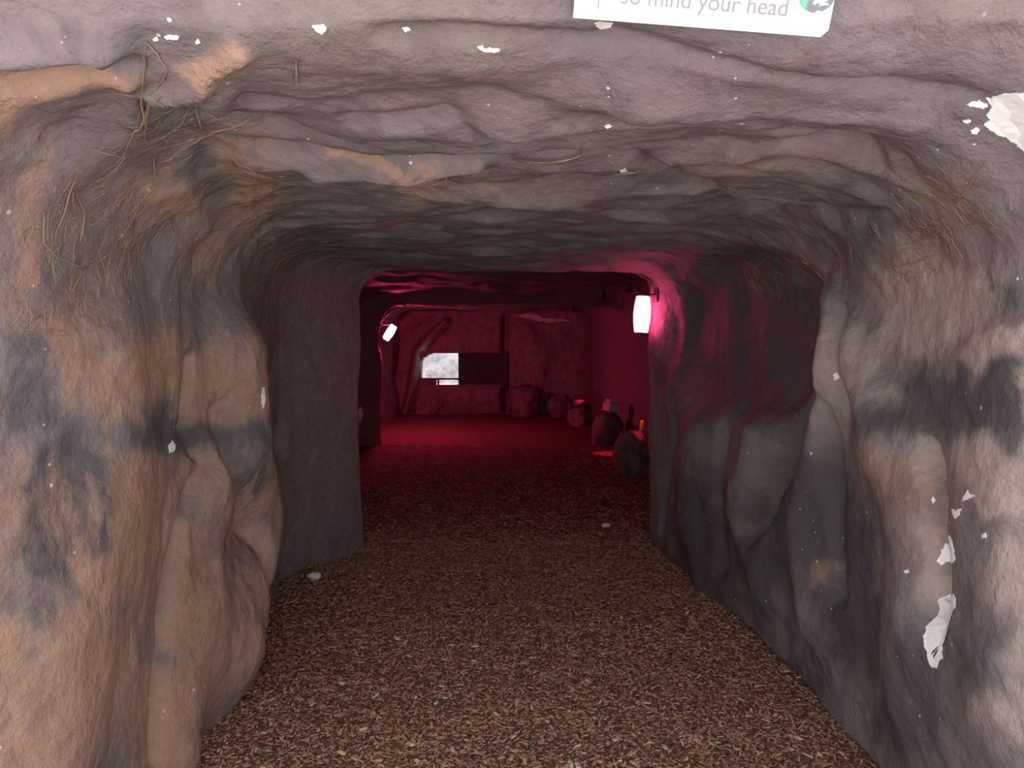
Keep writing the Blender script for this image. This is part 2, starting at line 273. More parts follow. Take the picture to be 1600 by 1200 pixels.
# sprayed paint on the rock, some pale rows standing in for daylight: centre, half axes, colour (0 ochre, 1 charcoal, 2 pale), weight
PAINT = [
    ((-1.062, 2.282, 0.218), (-0.006, 0.244, -0.120), (-0.001, -0.041, -0.168), 0, 1.30),
    ((-1.069, 2.507, 0.349), (-0.014, 0.206, -0.087), (-0.001, 0.006, -0.273), 0, 1.30),
    ((-1.091, 2.757, 0.268), (-0.014, 0.169, -0.051), (0.001, -0.013, -0.189), 0, 0.90),
    ((-1.065, 2.032, 0.849), (-0.002, 0.387, -0.092), (0.000, 0.031, -0.200), 0, 1.30),
    ((-1.063, 2.195, 1.253), (-0.007, 0.400, -0.017), (-0.000, -0.013, -0.106), 0, 1.20),
    ((-1.097, 2.832, 1.198), (-0.104, 0.819, -0.042), (-0.001, 0.006, -0.156), 0, 1.00),
    ((-1.073, 2.557, 0.435), (-0.014, 0.169, -0.065), (0.001, -0.012, -0.311), 0, 1.00),
    ((-1.069, 1.782, 0.561), (0.016, 0.356, -0.159), (-0.000, -0.006, -0.184), 0, 1.00),
    ((-1.087, 1.620, 0.507), (0.022, 0.181, -0.096), (-0.003, -0.016, -0.104), 0, 1.00),
    ((-1.106, 2.932, 0.803), (-0.102, 0.850, -0.153), (-0.006, 0.075, -0.187), 0, 0.80),
    ((-1.114, 3.032, 0.469), (-0.099, 0.762, -0.214), (0.006, -0.069, -0.213), 0, 0.80),
    ((-1.072, 1.620, 1.556), (0.014, 0.050, 0.011), (-0.063, 0.082, -0.244), 0, 0.80),
    ((-0.840, 1.443, 1.849), (0.112, 0.055, -0.003), (-0.017, 0.040, -0.022), 0, 1.70),
    ((-0.537, 1.417, 1.878), (0.070, 0.007, -0.002), (-0.022, 0.040, -0.013), 0, 1.50),
    ((-0.808, 2.407, 1.828), (0.048, 0.106, 0.023), (-0.178, 0.506, -0.047), 0, 0.90),
    ((-0.931, 2.132, 1.755), (0.015, 0.137, 0.014), (-0.049, 0.112, -0.042), 0, 0.90),
    ((-1.033, 2.570, 1.652), (-0.008, 0.194, 0.025), (-0.053, 0.125, -0.079), 0, 0.80),
    ((-0.313, 2.070, 1.850), (0.231, 0.062, 0.000), (0.000, 0.012, 0.000), 0, 1.40),
    ((-0.296, 2.470, 1.851), (0.101, -0.056, -0.001), (-0.047, 0.381, 0.003), 0, 0.70),
    ((-1.068, 1.832, 1.380), (0.002, 0.125, -0.002), (-0.000, -0.019, -0.079), 0, 0.80),
    ((-1.077, 1.670, 1.093), (0.011, 0.076, -0.008), (-0.001, -0.006, -0.084), 0, 0.60),
    ((1.031, 1.807, 1.718), (0.021, -0.162, -0.027), (0.052, 0.094, -0.051), 0, 0.45),
    ((1.160, 2.832, 0.478), (0.005, -0.231, 0.069), (0.000, -0.025, -0.091), 0, 0.75),
    ((1.154, 2.195, 0.985), (-0.005, -0.350, 0.062), (-0.001, -0.050, -0.157), 0, 0.60),
    ((-0.200, 2.395, 1.850), (0.322, -0.125, -0.002), (-0.064, 0.744, 0.007), 0, 0.40),
    ((0.670, 2.170, 1.850), (0.245, -0.137, -0.014), (0.088, 0.269, 0.000), 0, 0.30),
    ((-1.071, 1.695, 1.199), (0.009, 0.081, -0.003), (0.000, 0.000, -0.110), 1, 0.80),
    ((-1.069, 1.782, 0.970), (0.001, 0.075, -0.019), (-0.000, -0.025, -0.173), 1, 1.30),
    ((-1.071, 1.695, 1.314), (0.006, 0.062, -0.003), (0.000, 0.000, -0.084), 1, 0.60),
    ((-1.061, 2.345, 1.055), (-0.007, 0.325, -0.043), (0.000, 0.006, -0.058), 1, 1.20),
    ((-1.095, 2.807, 0.916), (-0.015, 0.175, -0.030), (-0.004, 0.050, -0.155), 1, 1.30),
    ((-1.100, 2.870, 0.540), (-0.015, 0.175, -0.049), (0.007, -0.087, -0.105), 1, 0.70),
    ((-1.082, 1.645, 0.747), (0.011, 0.056, -0.020), (-0.003, -0.012, -0.079), 1, 0.70),
    ((-1.178, 4.657, 0.953), (0.114, 0.262, -0.028), (-0.003, -0.006, -0.583), 1, 0.30),
    ((-0.786, 1.337, 1.918), (0.121, 0.004, 0.002), (-0.008, 0.026, -0.028), 1, 0.50),
    ((-0.903, 3.695, 1.869), (0.177, 0.231, 0.041), (-0.230, 0.937, -0.061), 1, 0.40),
    ((1.152, 2.132, 1.172), (-0.008, -0.287, 0.024), (-0.001, -0.025, -0.110), 1, 1.50),
    ((1.142, 1.770, 1.204), (0.001, -0.197, 0.017), (0.000, 0.000, -0.067), 1, 1.30),
    ((1.157, 2.282, 1.259), (-0.003, -0.112, 0.002), (-0.001, -0.025, -0.074), 1, 1.10),
    ((1.160, 2.907, 0.715), (0.019, -0.456, 0.097), (0.000, 0.000, -0.219), 1, 1.20),
    ((1.160, 2.570, 0.513), (-0.002, -0.244, 0.078), (0.000, -0.019, -0.328), 1, 1.10),
    ((1.081, 4.032, 1.388), (0.085, -1.176, -0.010), (0.035, 0.025, -0.385), 1, 1.20),
    ((1.061, 4.282, 0.495), (0.081, -0.801, 0.163), (0.000, 0.000, -0.182), 1, 0.70),
    ((1.141, 3.320, 0.403), (0.041, -0.637, 0.183), (0.008, -0.094, -0.205), 1, 0.90),
    ((1.152, 2.107, 0.369), (-0.008, -0.387, 0.184), (0.002, 0.081, -0.208), 1, 0.80),
    ((1.140, 1.720, 1.459), (0.002, -0.127, -0.004), (0.004, -0.006, -0.058), 1, 0.80),
    ((1.140, 1.707, 0.665), (0.005, -0.112, 0.049), (-0.000, -0.006, -0.072), 1, 0.50),
    ((-0.563, 3.707, 1.869), (0.513, 0.244, 0.029), (-0.359, 2.362, 0.112), 1, 0.30),
    ((0.158, 3.907, 1.870), (0.640, -0.025, -0.000), (0.027, 0.762, 0.004), 1, 0.25),
    ((1.079, 2.407, 1.692), (0.020, -0.394, -0.049), (0.111, 0.212, -0.139), 1, 0.60),
    ((1.071, 4.157, 0.231), (0.074, -0.805, 0.215), (0.004, -0.044, -0.362), 1, 0.90),
    ((-1.059, 1.870, 1.535), (0.010, 0.262, 0.026), (-0.029, 0.012, -0.129), 1, 0.40),
    ((-0.778, 1.757, 1.835), (0.069, 0.100, 0.015), (-0.101, 0.237, -0.030), 1, 0.50),
    ((-0.818, 2.095, 1.823), (0.037, 0.050, 0.013), (-0.097, 0.250, -0.041), 1, 0.50),
    ((0.523, 1.620, 1.853), (0.379, -0.056, -0.010), (0.045, 0.131, -0.003), 1, 0.30),
    ((-0.142, 1.720, 1.850), (0.291, -0.037, 0.000), (-0.009, 0.131, -0.001), 1, 0.30),
    ((1.160, 3.057, 0.031), (0.016, -0.469, 0.168), (0.000, 0.062, -0.208), 1, 0.50),
    ((-1.156, 4.707, 1.036), (-0.349, 2.893, -0.186), (-0.154, 0.581, -0.911), 2, 0.35),  # pier paled, missing deep daylight put into the colour
    ((-0.300, 3.545, 1.866), (0.651, 0.031, 0.004), (-0.068, 0.825, 0.007), 2, 0.25),  # ceiling before the opening paled in place of deep daylight
    ((1.148, 1.670, 1.128), (0.008, -0.048, 0.013), (0.002, -0.006, -0.140), 2, 0.80),  # right edge paled to paint in stronger daylight
    ((1.154, 1.645, 0.539), (0.013, -0.068, 0.038), (0.000, 0.000, -0.116), 2, 0.80),  # lower right edge, brighter daylight painted as pale colour
    ((1.148, 2.070, 1.482), (-0.007, -0.281, -0.014), (0.014, 0.006, -0.117), 2, 1.30),
    ((1.142, 1.757, 1.328), (0.002, -0.199, -0.001), (0.000, 0.000, -0.041), 2, 1.00),
    ((1.160, 2.620, 1.265), (0.008, -0.412, 0.017), (0.000, 0.050, -0.183), 2, 0.70),
    ((1.160, 2.632, 1.445), (0.004, -0.362, -0.015), (0.004, -0.037, -0.095), 2, 0.40),
    ((1.154, 2.207, 1.027), (-0.005, -0.262, 0.044), (-0.001, -0.038, -0.105), 2, 0.60),
    ((1.149, 2.020, 0.743), (-0.002, -0.069, 0.020), (-0.001, -0.019, -0.146), 2, 0.60),
    ((1.141, 1.745, 1.059), (0.002, -0.137, 0.022), (-0.001, -0.019, -0.062), 2, 1.20),
    ((1.148, 1.670, 0.881), (0.009, -0.070, 0.026), (0.002, -0.006, -0.114), 2, 0.90),
    ((1.154, 1.645, 0.745), (0.013, -0.051, 0.023), (0.002, -0.006, -0.139), 2, 0.80),
    ((1.073, 4.132, 0.841), (0.055, -0.606, 0.075), (0.001, -0.019, -0.137), 2, 0.35),
    ((1.145, 1.682, 0.520), (0.008, -0.129, 0.066), (0.000, 0.000, -0.088), 2, 0.60),
    ((1.122, 1.695, 1.557), (0.007, -0.093, -0.012), (0.021, 0.019, -0.081), 2, 0.50),
    ((1.139, 3.345, 0.939), (0.020, -0.237, 0.033), (0.002, -0.019, -0.110), 2, 0.30),
]
# outlines where the paint has come off the plaster
FLAKES = [
    ('bare_plaster_patch', [(0.930, 1.524, 1.836), (0.929, 1.489, 1.830), (0.956, 1.460, 1.823), (0.991, 1.443, 1.810), (1.043, 1.515, 1.735), (1.026, 1.560, 1.739), (1.009, 1.567, 1.756), (0.993, 1.567, 1.769), (0.978, 1.571, 1.775), (0.965, 1.568, 1.783), (0.945, 1.564, 1.794), (0.950, 1.549, 1.799), (0.937, 1.544, 1.805), (0.936, 1.526, 1.812), (0.942, 1.520, 1.815)]),
    ('bare_plaster_patch', [(0.897, 1.542, 1.826), (0.915, 1.530, 1.831), (0.932, 1.526, 1.822), (0.924, 1.532, 1.814), (0.908, 1.539, 1.821)]),
    ('bare_plaster_patch', [(0.932, 1.585, 1.788), (0.936, 1.575, 1.791), (0.947, 1.576, 1.787), (0.946, 1.586, 1.781), (0.937, 1.589, 1.783)]),
    ('bare_plaster_patch', [(0.910, 1.574, 1.803), (0.916, 1.566, 1.804), (0.923, 1.567, 1.801), (0.920, 1.575, 1.798)]),
    ('bare_plaster_patch', [(1.135, 1.993, 0.826), (1.141, 1.991, 0.837), (1.097, 1.892, 0.863), (1.095, 1.879, 0.843), (1.100, 1.883, 0.817), (1.139, 1.972, 0.790), (1.126, 1.985, 0.776), (1.117, 1.994, 0.785), (1.126, 1.992, 0.803)]),
    ('bare_plaster_patch', [(1.121, 1.989, 0.681), (1.139, 1.974, 0.698), (1.101, 1.875, 0.721), (1.106, 1.888, 0.695), (1.111, 1.922, 0.647), (1.131, 1.974, 0.606), (1.120, 1.946, 0.591), (1.104, 1.935, 0.576), (1.102, 1.924, 0.550), (1.098, 1.962, 0.510), (1.094, 1.975, 0.519), (1.092, 1.978, 0.545), (1.090, 1.990, 0.557), (1.092, 1.999, 0.579), (1.101, 2.004, 0.607), (1.117, 1.992, 0.628), (1.124, 1.987, 0.653)]),
    ('bare_plaster_patch', [(1.094, 1.848, 0.973), (1.094, 1.829, 1.003), (1.093, 1.816, 0.996), (1.092, 1.793, 0.998), (1.092, 1.819, 0.985)]),
    ('bare_plaster_patch', [(1.103, 1.906, 0.937), (1.094, 1.849, 0.955), (1.094, 1.863, 0.934), (1.095, 1.874, 0.925)]),
    ('bare_plaster_patch', [(1.124, 2.041, 0.939), (1.130, 2.040, 0.946), (1.132, 2.034, 0.937), (1.126, 2.036, 0.926)]),
    ('bare_plaster_patch', [(1.087, 1.757, 0.914), (1.084, 1.739, 0.923), (1.084, 1.731, 0.914), (1.086, 1.751, 0.906)]),
    ('bare_plaster_patch', [(1.078, 2.082, 0.732), (1.080, 2.066, 0.740), (1.081, 2.060, 0.733), (1.077, 2.073, 0.727)]),
    ('bare_plaster_patch', [(0.142, 1.358, 1.909), (0.177, 1.371, 1.912), (0.171, 1.384, 1.911), (0.156, 1.383, 1.909), (0.148, 1.371, 1.908)]),
    ('bare_plaster_patch', [(-0.063, 1.418, 1.891), (-0.053, 1.416, 1.893), (-0.051, 1.419, 1.888), (-0.037, 1.419, 1.889), (-0.021, 1.422, 1.888), (-0.026, 1.427, 1.884), (-0.044, 1.426, 1.884), (-0.058, 1.421, 1.887)]),
    ('bare_plaster_patch', [(-0.344, 1.351, 1.900), (-0.324, 1.348, 1.902), (-0.318, 1.353, 1.896), (-0.329, 1.361, 1.891), (-0.339, 1.359, 1.894)]),
    ('bare_plaster_patch', [(0.202, 1.711, 1.832), (0.213, 1.708, 1.836), (0.219, 1.714, 1.832), (0.209, 1.720, 1.829)]),
    ('bare_plaster_patch', [(0.301, 2.154, 1.833), (0.310, 2.143, 1.838), (0.317, 2.164, 1.835), (0.325, 2.280, 1.852)]),
    ('bare_plaster_patch', [(-0.195, 1.391, 1.912), (-0.184, 1.390, 1.915), (-0.180, 1.395, 1.910), (-0.191, 1.396, 1.907)]),
    ('bare_plaster_patch', [(-0.636, 1.388, 1.893), (-0.625, 1.382, 1.894), (-0.625, 1.388, 1.891), (-0.635, 1.392, 1.890)]),
    ('bare_plaster_patch', [(-0.611, 1.378, 1.893), (-0.597, 1.371, 1.893), (-0.582, 1.372, 1.890), (-0.590, 1.380, 1.888), (-0.607, 1.382, 1.890)]),
    ('bare_plaster_patch', [(-0.558, 1.381, 1.885), (-0.548, 1.372, 1.887), (-0.549, 1.381, 1.883), (-0.557, 1.385, 1.883)]),
    ('bare_plaster_patch', [(-1.053, 2.337, 1.043), (-1.053, 2.364, 1.053), (-1.063, 2.413, 1.039), (-1.058, 2.390, 1.022), (-1.058, 2.360, 1.020)]),
    ('bare_plaster_patch', [(1.097, 2.620, 1.252), (1.106, 2.612, 1.259), (1.113, 2.606, 1.241), (1.101, 2.615, 1.232)]),
    ('bare_plaster_patch', [(-0.945, 2.896, 1.191), (-0.944, 2.922, 1.194), (-0.943, 2.925, 1.155), (-0.947, 2.912, 1.112), (-0.949, 2.899, 1.137)]),
    ('bare_plaster_patch', [(-2.031, 10.126, 0.505), (-1.994, 10.154, 0.553), (-1.996, 10.199, 0.396), (-2.017, 10.175, 0.330)]),
]
# threads of scrim fibre stuck to the rock
THREADS = [
    [(-0.646, 1.388, 1.893), (-0.707, 1.494, 1.851), (-0.823, 1.744, 1.815)],
    [(-0.640, 1.454, 1.861), (-0.764, 1.629, 1.843), (-0.886, 1.767, 1.778)],
    [(-0.652, 1.389, 1.893), (-0.641, 1.414, 1.881), (-0.640, 1.454, 1.861)],
    [(-0.685, 1.527, 1.837), (-0.783, 1.668, 1.828), (-0.824, 1.742, 1.814)],
    [(-0.886, 1.767, 1.778), (-0.910, 1.678, 1.777)],
    [(-0.678, 1.655, 1.858), (-0.750, 1.903, 1.865), (-0.755, 2.018, 1.863)],
    [(-0.750, 1.903, 1.865), (-0.839, 1.927, 1.825)],
    [(-0.750, 1.903, 1.865), (-0.612, 1.844, 1.894)],
    [(-0.615, 2.022, 1.848), (-0.823, 2.684, 1.836), (-1.121, 3.650, 1.742)],
    [(-0.664, 2.045, 1.820), (-0.888, 2.702, 1.796), (-1.055, 3.188, 1.719)],
    [(-0.850, 2.711, 1.819), (-1.055, 3.188, 1.719)],
    [(-0.953, 2.158, 1.723), (-0.991, 2.307, 1.674), (-1.011, 2.396, 1.627)],
    [(-0.982, 2.245, 1.702), (-1.011, 2.373, 1.625)],
    [(-0.978, 2.344, 1.675), (-0.968, 2.604, 1.737), (-0.923, 2.693, 1.772)],
    [(-0.984, 2.429, 1.671), (-1.042, 2.517, 1.600)],
    [(-0.946, 1.690, 1.725), (-1.009, 1.747, 1.652), (-1.030, 1.743, 1.595)],
    [(-0.968, 1.716, 1.703), (-0.999, 1.808, 1.663), (-1.019, 1.827, 1.606)],
    [(-1.008, 1.757, 1.654), (-0.994, 1.942, 1.662), (-1.004, 2.059, 1.639)],
    [(-1.020, 1.688, 1.642), (-1.038, 1.710, 1.576), (-1.038, 1.754, 1.553)],
    [(-1.038, 1.754, 1.553), (-1.031, 1.857, 1.534), (-1.017, 1.983, 1.596)],
    [(-1.031, 1.857, 1.534), (-1.036, 1.811, 1.470)],
    [(-1.017, 1.983, 1.596), (-1.037, 2.162, 1.609)],
    [(-0.745, 2.059, 1.840), (-0.757, 2.138, 1.839)],
    [(-0.865, 1.879, 1.813), (-0.920, 1.994, 1.760)],
    [(-0.392, 1.425, 1.873), (-0.419, 1.516, 1.858)],
    [(-1.031, 2.959, 1.522), (-1.172, 3.723, 1.689), (-1.009, 4.066, 1.854)],
    [(-1.158, 3.889, 1.800), (-0.788, 3.533, 1.846)],
    [(-1.243, 4.412, 1.715), (-0.868, 4.370, 1.856)],
    [(0.989, 1.614, 1.741), (1.000, 1.698, 1.699), (1.044, 1.834, 1.682)],
    [(1.044, 1.834, 1.682), (1.080, 1.842, 1.639), (1.087, 1.766, 1.612)],
    [(1.044, 1.834, 1.682), (0.978, 1.747, 1.716)],
    [(1.083, 2.115, 1.664), (1.107, 2.092, 1.635), (1.079, 1.949, 1.639), (1.066, 1.872, 1.659)],
    [(1.107, 2.092, 1.635), (1.097, 2.210, 1.633), (1.122, 2.316, 1.580)],
    [(1.122, 2.316, 1.580), (1.141, 2.372, 1.507)],
    [(1.122, 2.316, 1.580), (1.119, 2.146, 1.581), (1.125, 2.029, 1.593)],
    [(1.123, 2.419, 1.550), (1.106, 2.227, 1.608)],
    [(1.227, 3.526, 1.671), (1.116, 2.697, 1.640), (1.085, 2.474, 1.636)],
    [(1.199, 3.756, 1.661), (1.171, 3.721, 1.719), (1.162, 3.512, 1.756)],
    [(1.199, 3.756, 1.661), (1.226, 3.741, 1.567)],
    [(0.035, 2.109, 1.849), (0.152, 2.050, 1.842), (0.192, 2.032, 1.854)],
    [(0.166, 1.835, 1.832), (0.190, 2.061, 1.848)],
    [(0.035, 2.109, 1.849), (0.096, 2.337, 1.850)],
    [(0.096, 2.337, 1.850), (0.053, 2.147, 1.841)],
    [(0.291, 2.207, 1.840), (0.364, 2.209, 1.849)],
]
# patches covered with loose scrim: centre, half axes, count, length
SCRIM = [
    ((-1.008, 1.877, 1.629), (0.019, 0.230, 0.034), (-0.054, 0.094, -0.134), 90, 0.10),
    ((-0.996, 2.317, 1.656), (0.011, 0.543, 0.072), (-0.068, 0.151, -0.110), 80, 0.10),
    ((-0.863, 2.615, 1.824), (0.058, 0.147, 0.027), (-0.197, 0.588, -0.063), 60, 0.12),
    ((-0.771, 1.773, 1.844), (0.088, 0.097, 0.027), (-0.105, 0.236, -0.019), 40, 0.10),
    ((-1.255, 4.209, 1.733), (-0.013, 0.990, 0.090), (-0.135, 0.446, -0.120), 90, 0.12),
    ((-1.035, 1.805, 1.425), (0.032, 0.183, 0.008), (0.003, -0.009, -0.060), 50, 0.08),
    ((1.056, 1.910, 1.681), (0.007, -0.187, -0.032), (0.071, 0.125, -0.055), 70, 0.08),
    ((1.112, 2.168, 1.601), (0.013, -0.187, -0.022), (0.025, 0.046, -0.066), 50, 0.08),
    ((1.227, 3.367, 1.684), (-0.027, -0.587, -0.058), (0.094, 0.255, -0.083), 45, 0.08),
    ((1.105, 2.471, 1.575), (-0.025, -0.347, -0.032), (0.029, 0.059, -0.096), 30, 0.08),
    ((-0.322, 2.441, 1.832), (0.265, -0.129, -0.026), (-0.063, 0.471, 0.010), 30, 0.08),
    ((0.624, 2.701, 1.862), (0.246, 0.002, 0.000), (0.095, 0.406, -0.009), 20, 0.07),
]

# ---------------------------------------------------------------- numpy shell
def _fade(t): return t*t*t*(t*(t*6-15)+10)
def _hash(ix, iy, iz, seed):
    h = (ix.astype(np.int64)*374761393 + iy.astype(np.int64)*668265263 + iz.astype(np.int64)*2147483647 + seed*974711) & 0xffffffff
    h = ((h ^ (h >> 13))*1274126177) & 0xffffffff
    h = ((h ^ (h >> 16))*2246822519) & 0xffffffff
    return ((h ^ (h >> 15)) & 0xffff)/65535.0
def vnoise(P, seed=0):
    """smooth value noise, about -1..1"""
    f = np.floor(P); t = _fade(P - f); i = f.astype(np.int64)
    r = 0
    for dx in (0, 1):
        wx = t[..., 0] if dx else 1 - t[..., 0]
        for dy in (0, 1):
            wy = t[..., 1] if dy else 1 - t[..., 1]
            for dz in (0, 1):
                wz = t[..., 2] if dz else 1 - t[..., 2]
                r = r + wx*wy*wz*_hash(i[..., 0]+dx, i[..., 1]+dy, i[..., 2]+dz, seed)
    return r*2 - 1
def fbm(P, octv=4, seed=0, gain=.5):
    r = 0; a = 1; s = 0
    for k in range(octv):
        r = r + a*vnoise(P*(2.03**k) + 7.3*k, seed + k); s += a; a *= gain
    return r/s
def smooth(a, b, x):
    t = np.clip((x - a)/(b - a), 0, 1); return t*t*(3 - 2*t)

# profile of the passage along its length: y, half width left, half width right, height, corner radius left, right
PROFILE = np.array([
    (1.14, 2.90, 2.90, 3.10, .60, .60),
    (1.20, 2.10, 2.10, 2.50, .60, .60),
    (1.25, 1.62, 1.62, 2.15, .55, .55),
    (1.29, 1.34, 1.42, 1.98, .50, .50),
    (1.35, 1.20, 1.28, 1.90, .45, .48),
    (1.47, 1.12, 1.20, 1.86, .42, .45),
    (1.70, 1.07, 1.14, 1.85, .40, .42),
    (2.40, 1.06, 1.16, 1.85, .38, .40),
    (3.10, 1.12, 1.16, 1.86, .34, .36),
    (3.80, 1.24, 1.10, 1.87, .30, .32),
    (4.30, 1.31, 1.06, 1.87, .26, .28),
    (4.45, 1.27, 1.05, 1.87, .25, .26),
    (4.90, 1.07, 1.00, 1.87, .23, .20),
    (5.06, 1.00, 0.985, 1.865, .22, .18),
    (5.16, 1.02, 0.96, 1.87, .22, .18),
    (5.28, 1.50, 0.945, 1.89, .25, .18),
    (5.36, 1.70, 1.05, 2.02, .25, .22),
    (5.80, 2.00, 1.45, 2.08, .30, .30),
    (10.1, 2.05, 1.65, 2.08, .35, .35),
    (10.4, 1.80, 1.62, 1.93, .45, .35),
    (10.6, 1.79, 1.62, 1.92, .45, .35),
    (10.9, 2.15, 1.60, 2.05, .35, .35),
    (12.0, 2.30, 1.60, 2.05, .35, .35),
    (13.5, 2.26, 1.58, 2.05, .35, .35),
    (15.4, 2.20, 1.55, 2.05, .35, .35)])
def pprof(y):
    return [np.interp(y, PROFILE[:, 0], PROFILE[:, k]) for k in range(1, 6)]

NW, NA, NC = 150, 46, 130              # points up a wall, round a corner, across the ceiling
def ring_stations():
    a = np.interp(np.linspace(0, 1, 46), np.linspace(0, 1, 6), [1.14, 1.20, 1.25, 1.29, 1.35, 1.47])[:-1]
    b = np.arange(1.47, 5.0, .0125)
    c = np.arange(5.0, 5.36, .01)
    d = np.arange(5.36, 10.0, .06)
    e = np.arange(10.0, 10.95, .03)
    f = np.arange(10.95, 15.41, .055)
    return np.concatenate([a, b, c, d, e, f])
def base_grid():
    ys = ring_stations()
    Wl, Wr, H, Rl, Rr = pprof(ys)
    rows = []
    t = np.linspace(0, 1, NW, endpoint=False)
    ang = np.linspace(0, np.pi/2, NA, endpoint=False)
    tc = np.linspace(0, 1, NC)
    for y, wl, wr, h, rl, rr in zip(ys, Wl, Wr, H, Rl, Rr):
        zb = -.12
        lx = np.full(NW, -wl); lz = zb + t*(h - rl - zb)
        ax = -wl + rl - rl*np.cos(ang); az = h - rl + rl*np.sin(ang)
        cx = -wl + rl + tc*((wr - rr) - (-wl + rl)); cz = np.full(NC, h)
        bx = (wr - rr) + rr*np.sin(ang[::-1]*0 + np.linspace(0, np.pi/2, NA+1)[1:]); bz = h - rr + rr*np.cos(np.linspace(0, np.pi/2, NA+1)[1:])
        rx = np.full(NW, wr); rz = (h - rr) + (t + 1/NW)*(zb - (h - rr))
        x = np.concatenate([lx, ax, cx, bx, rx]); z = np.concatenate([lz, az, cz, bz, rz])
        rows.append(np.stack([x, np.full_like(x, y), z], -1))
    return np.array(rows)
def grid_normals(G):
    du = np.gradient(G, axis=0); dv = np.gradient(G, axis=1)
    n = np.cross(du, dv)
    n /= np.linalg.norm(n, axis=-1, keepdims=True) + 1e-12
    return n                              # points into the passage (checked below)
def seg_dist(P, pts):
    """distance to a polyline and the fraction along it"""
    pts = np.asarray(pts, float)
    best = np.full(P.shape[:-1], 1e9); frac = np.zeros(P.shape[:-1])
    L = np.linalg.norm(np.diff(pts, axis=0), axis=1); cum = np.concatenate([[0], np.cumsum(L)]); tot = cum[-1]
    for k in range(len(pts) - 1):
        a, b = pts[k], pts[k+1]; ab = b - a
        t = np.clip(((P - a) @ ab)/(ab @ ab), 0, 1)
        d = np.linalg.norm(P - (a + t[..., None]*ab), axis=-1)
        m = d < best
        best = np.where(m, d, best); frac = np.where(m, (cum[k] + t*L[k])/tot, frac)
    return best, frac
def decal_r2(P, c, A, B):
    c, A, B = map(np.asarray, (c, A, B))
    n = np.cross(A, B); n = n/np.linalg.norm(n)
    M = np.stack([A, B, n*max(.25, 1.2*np.sqrt(np.linalg.norm(A)*np.linalg.norm(B)))], 1)
    q = (P - c) @ np.linalg.inv(M).T
    return (q**2).sum(-1)

def build_shell():
    G = base_grid(); N = grid_normals(G)
    ctr = np.stack([np.zeros_like(G[..., 1]), G[..., 1], np.full_like(G[..., 1], 1.0)], -1)
    mid = len(G)//2
    if ((ctr - G)*N)[mid].sum() < 0: N = -N
    B0 = G.copy()
    x, y, z = G[..., 0], G[..., 1], G[..., 2]
    D = np.zeros(x.shape)
    up = np.clip(-N[..., 2], 0, 1)                     # 1 on the ceiling
    wall = 1 - smooth(.3, .9, up)
    near = 1 - smooth(5.3, 5.8, y)
    calm = smooth(1.14, 1.24, y)*.6 + .4
    # broad lumps, flowing across the ceiling and down the walls
    Pc = np.stack([x*1.1, y*2.6 + .25*np.sin(x*2.2), z*2.6], -1)
    Pw = np.stack([x*1.3, y*2.2, z*.9], -1)
    D += .045*calm*(up*fbm(Pc*1.5, 3, 11) + wall*.75*fbm(Pw*1.5, 3, 23))
    D += .022*up*calm*(1 - 2*np.abs(fbm(np.stack([x*1.3, y*4.2, z*4.2], -1)*1.3, 3, 31)))*smooth(1.3, 1.6, y)
    D += .010*fbm(G*7., 3, 41) + .0045*fbm(G*22., 2, 51)
    # far part: rougher, larger blocks
    D += smooth(5.4, 6.0, y)*.10*fbm(G*1.3, 4, 61)
    for pts, wd, amp, kind in RIDGES:
        lo = np.min(np.asarray(pts), 0) - 3*wd; hi = np.max(np.asarray(pts), 0) + 3*wd
        m = ((G > lo) & (G < hi)).all(-1)
        if not m.any(): continue
        d, f = seg_dist(G[m], pts)
        e = np.clip(np.sin(np.pi*np.clip(f, .0, 1)), 0, 1)**.35 if kind == 't' else 1.0
        D[m] += amp*e*np.exp(-(d/wd)**2) if kind != 'r' else amp*np.sqrt(np.clip(1 - (d/wd)**2, 0, 1))
    for c, A, B, amp, p in DENTS:
        r2 = decal_r2(G, c, A, B)
        D += amp*(1 - smooth(1 - p, 1 + p, np.sqrt(r2)))
    G = G + N*D[..., None]
    for _ in range(1):                                  # take the spikes out of sharp corners
        S = G.copy(); S[1:-1, 1:-1] = (G[:-2, 1:-1] + G[2:, 1:-1] + G[1:-1, :-2] + G[1:-1, 2:])/4
        G = .5*G + .5*S
    N2 = grid_normals(G)
    s = np.sign((N2*N).sum(-1, keepdims=True)); s[s == 0] = 1
    N2 = N2*s
    # paint weights: ochre, charcoal, pale
    C = np.zeros(x.shape + (3,))
    warp = np.stack([fbm(B0*3.1, 4, 71 + 10*k, .6) for k in range(3)], -1)*np.array([.10, .16, .12])
    Q = B0 + warp
    for c, A, B, k, w in PAINT:
        r2 = decal_r2(Q, c, A, B)
        C[..., k] = np.maximum(C[..., k], w*np.exp(-(r2**1.2)*.7))
    return B0, G, N2, C

